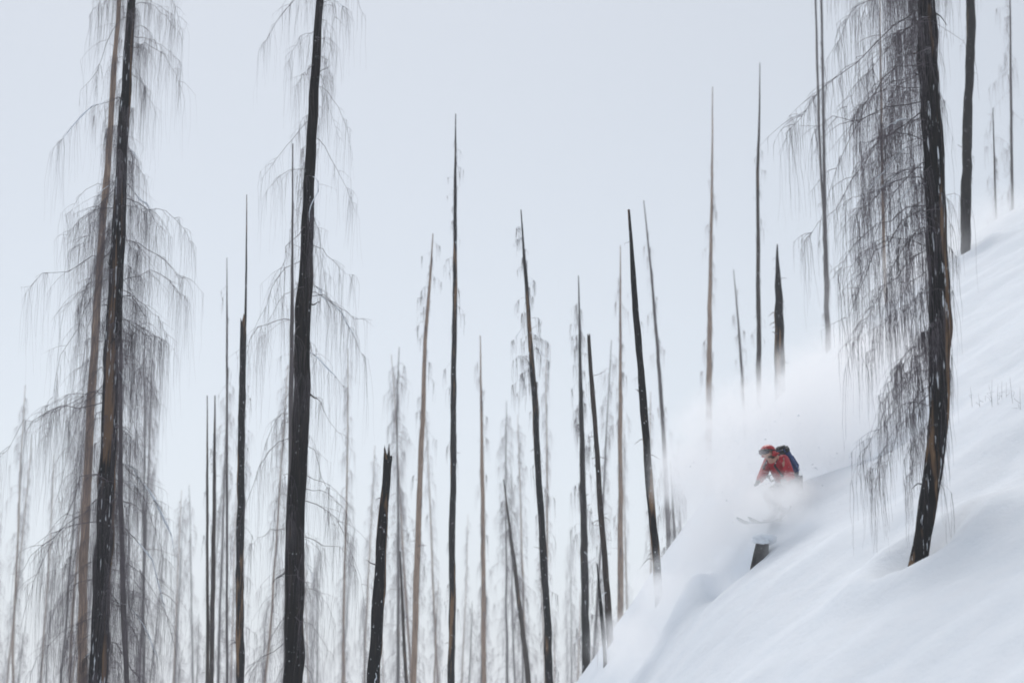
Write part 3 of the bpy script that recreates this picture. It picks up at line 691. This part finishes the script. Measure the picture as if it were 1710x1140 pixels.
def powder(name, blobs, dens, nscale, label, thr=(.40, .60)):
    """one closed box of airborne snow; blobs: (centre xyz, radii xyz, weight)"""
    cs = np.array([b[0] for b in blobs]); rs = np.array([b[1] for b in blobs])
    lo = (cs - 1.9*rs).min(0); hi = (cs + 1.9*rs).max(0); cen = (lo+hi)/2
    bm = bmesh.new(); bmesh.ops.create_cube(bm, size=1)
    for v in bm.verts: v.co = Vector([v.co[k]*(hi[k]-lo[k]) for k in range(3)])
    me = bpy.data.meshes.new(name); bm.to_mesh(me); bm.free()
    m = bpy.data.materials.new(name); m.use_nodes = True; t = m.node_tree
    t.nodes.remove(t.nodes['Principled BSDF'])
    pv = N(t, 'ShaderNodeVolumePrincipled'); pv.inputs['Color'].default_value = (.995, .995, .998, 1); pv.inputs['Anisotropy'].default_value = .45
    tc = N(t, 'ShaderNodeTexCoord'); total = None
    for c, r, wgt in blobs:
        sub = N(t, 'ShaderNodeVectorMath', operation='SUBTRACT'); t.links.new(tc.outputs['Object'], sub.inputs[0]); sub.inputs[1].default_value = tuple(np.array(c)-cen)
        div = N(t, 'ShaderNodeVectorMath', operation='DIVIDE'); t.links.new(sub.outputs[0], div.inputs[0]); div.inputs[1].default_value = tuple(r)
        dot = N(t, 'ShaderNodeVectorMath', operation='DOT_PRODUCT'); t.links.new(div.outputs[0], dot.inputs[0]); t.links.new(div.outputs[0], dot.inputs[1])
        mu = N(t, 'ShaderNodeMath', operation='MULTIPLY'); t.links.new(dot.outputs['Value'], mu.inputs[0]); mu.inputs[1].default_value = -1.6
        ex = N(t, 'ShaderNodeMath', operation='EXPONENT'); t.links.new(mu.outputs[0], ex.inputs[0])
        sc_ = N(t, 'ShaderNodeMath', operation='MULTIPLY'); t.links.new(ex.outputs[0], sc_.inputs[0]); sc_.inputs[1].default_value = wgt
        if total is None: total = sc_.outputs[0]
        else:
            ad = N(t, 'ShaderNodeMath', operation='ADD'); t.links.new(total, ad.inputs[0]); t.links.new(sc_.outputs[0], ad.inputs[1]); total = ad.outputs[0]
    sb = N(t, 'ShaderNodeMath', operation='SUBTRACT'); t.links.new(total, sb.inputs[0]); sb.inputs[1].default_value = .03; sb.use_clamp = False
    mx = N(t, 'ShaderNodeMath', operation='MAXIMUM'); t.links.new(sb.outputs[0], mx.inputs[0]); mx.inputs[1].default_value = 0
    no = N(t, 'ShaderNodeTexNoise', Scale=nscale, Detail=5, Roughness=.62, Distortion=.6); t.links.new(tc.outputs['Object'], no.inputs['Vector'])
    mr = N(t, 'ShaderNodeMapRange'); t.links.new(no.outputs['Fac'], mr.inputs[0]); mr.inputs[1].default_value, mr.inputs[2].default_value = thr; mr.inputs[3].default_value = .12; mr.inputs[4].default_value = 1.2
    f1 = N(t, 'ShaderNodeMath', operation='MULTIPLY'); t.links.new(mx.outputs[0], f1.inputs[0]); t.links.new(mr.outputs[0], f1.inputs[1])
    f2 = N(t, 'ShaderNodeMath', operation='MULTIPLY'); t.links.new(f1.outputs[0], f2.inputs[0]); f2.inputs[1].default_value = dens
    t.links.new(f2.outputs[0], pv.inputs['Density'])
    t.links.new(pv.outputs[0], t.nodes['Material Output'].inputs['Volume'])
    o = obj(name, me, m, None, cen); o['kind'] = 'stuff'; o['label'] = label
    return o
def B(px, py, Yd, rx, ry, rz, wgt): return (at(px, py, Yd), np.array([rx, ry, rz]), wgt)
powder('powder_cloud', [
    B(1288, 842, 32.2, .40, .42, .25, 2.6), B(1255, 872, 31.9, .35, .4, .22, 1.8), B(1316, 820, 32.3, .32, .4, .20, 2.4), B(1266, 766, 32.5, .16, .2, .17, 1.5), B(1300, 808, 32.2, .3, .25, .16, 1.5), B(1290, 836, 31.9, .42, .34, .26, 4.2), B(1300, 862, 31.8, .5, .35, .16, 1.6),
    B(1330, 830, 33.1, .35, .5, .28, 1.0), B(1300, 900, 31.9, .45, .4, .22, .9),
    B(1222, 830, 33.0, .5, .6, .65, 1.3), B(1185, 900, 33.4, .6, .7, .6, 1.2), B(1120, 990, 34, .65, .9, .5, .9), B(1055, 1075, 33.5, .6, .9, .45, .8), B(1155, 800, 34.6, .6, .8, .6, .9), B(1250, 985, 31.4, .55, .5, .3, .5), B(1335, 930, 31.6, .6, .5, .28, .5),
    B(1375, 770, 34.5, .9, .9, .95, .9), B(1320, 695, 35.2, 1.0, .9, .75, 1.2), B(1405, 640, 36, 1.1, 1.0, .75, 1.3), B(1240, 705, 35.5, .9, .9, .6, 1.1), B(1180, 760, 35, .75, .9, .7, .9), B(1470, 590, 37, 1.0, 1.0, .6, .9), B(1440, 720, 34.5, .9, .9, .9, .6), B(1360, 870, 33, .6, .6, .5, .6)],
    5.0, 2.1, 'white cloud of powder snow thrown up around the skier')
powder('spindrift', [B(1500, 500, 54, 2.0, 2.0, 1.2, .8), B(1590, 440, 55, 2.0, 2.0, 1.0, .9), B(1680, 392, 57, 2.2, 2.0, .9, 1.0), B(1740, 360, 58, 2.0, 2.0, .9, .9)],
    .7, .5, 'thin veil of windblown snow along the skyline of the slope')
# spray of small clods flung off the ski
n = 5000
cc = np.concatenate([rng.normal(SK + np.array([-.1, -.3, .05]), (.38, .3, .2), (n//2, 3)), rng.normal(SK + np.array([.2, .2, .5]), (.9, .7, .65), (n//2, 3))])
cc = cc[cc[:, 2] > ground_z(cc[:, 0], cc[:, 1])]
sp = flakes('powder_spray', cc, rng.uniform(.002, .008, len(cc))*(1+1.5*(rng.uniform(0, 1, len(cc)) > .95)), M['flake']); sp['label'] = 'spray of small snow clods flung up by the skis'

bm = bmesh.new(); bmesh.ops.create_cube(bm, size=1)
for v in bm.verts: v.co = Vector((v.co.x*3400, v.co.y*3400, (v.co.z+.5)*78 - 33))
me = bpy.data.meshes.new('haze'); bm.to_mesh(me); bm.free()
hm = bpy.data.materials.new('haze'); hm.use_nodes = True; t = hm.node_tree; t.nodes.remove(t.nodes['Principled BSDF'])
pv = N(t, 'ShaderNodeVolumePrincipled'); pv.inputs['Color'].default_value = (.96, .975, 1, 1); pv.inputs['Density'].default_value = .0011; pv.inputs['Anisotropy'].default_value = .2
t.links.new(pv.outputs[0], t.nodes['Material Output'].inputs['Volume'])
hz = obj('haze', me, hm); hz['kind'] = 'stuff'; hz['label'] = 'pale falling-snow haze filling the air'
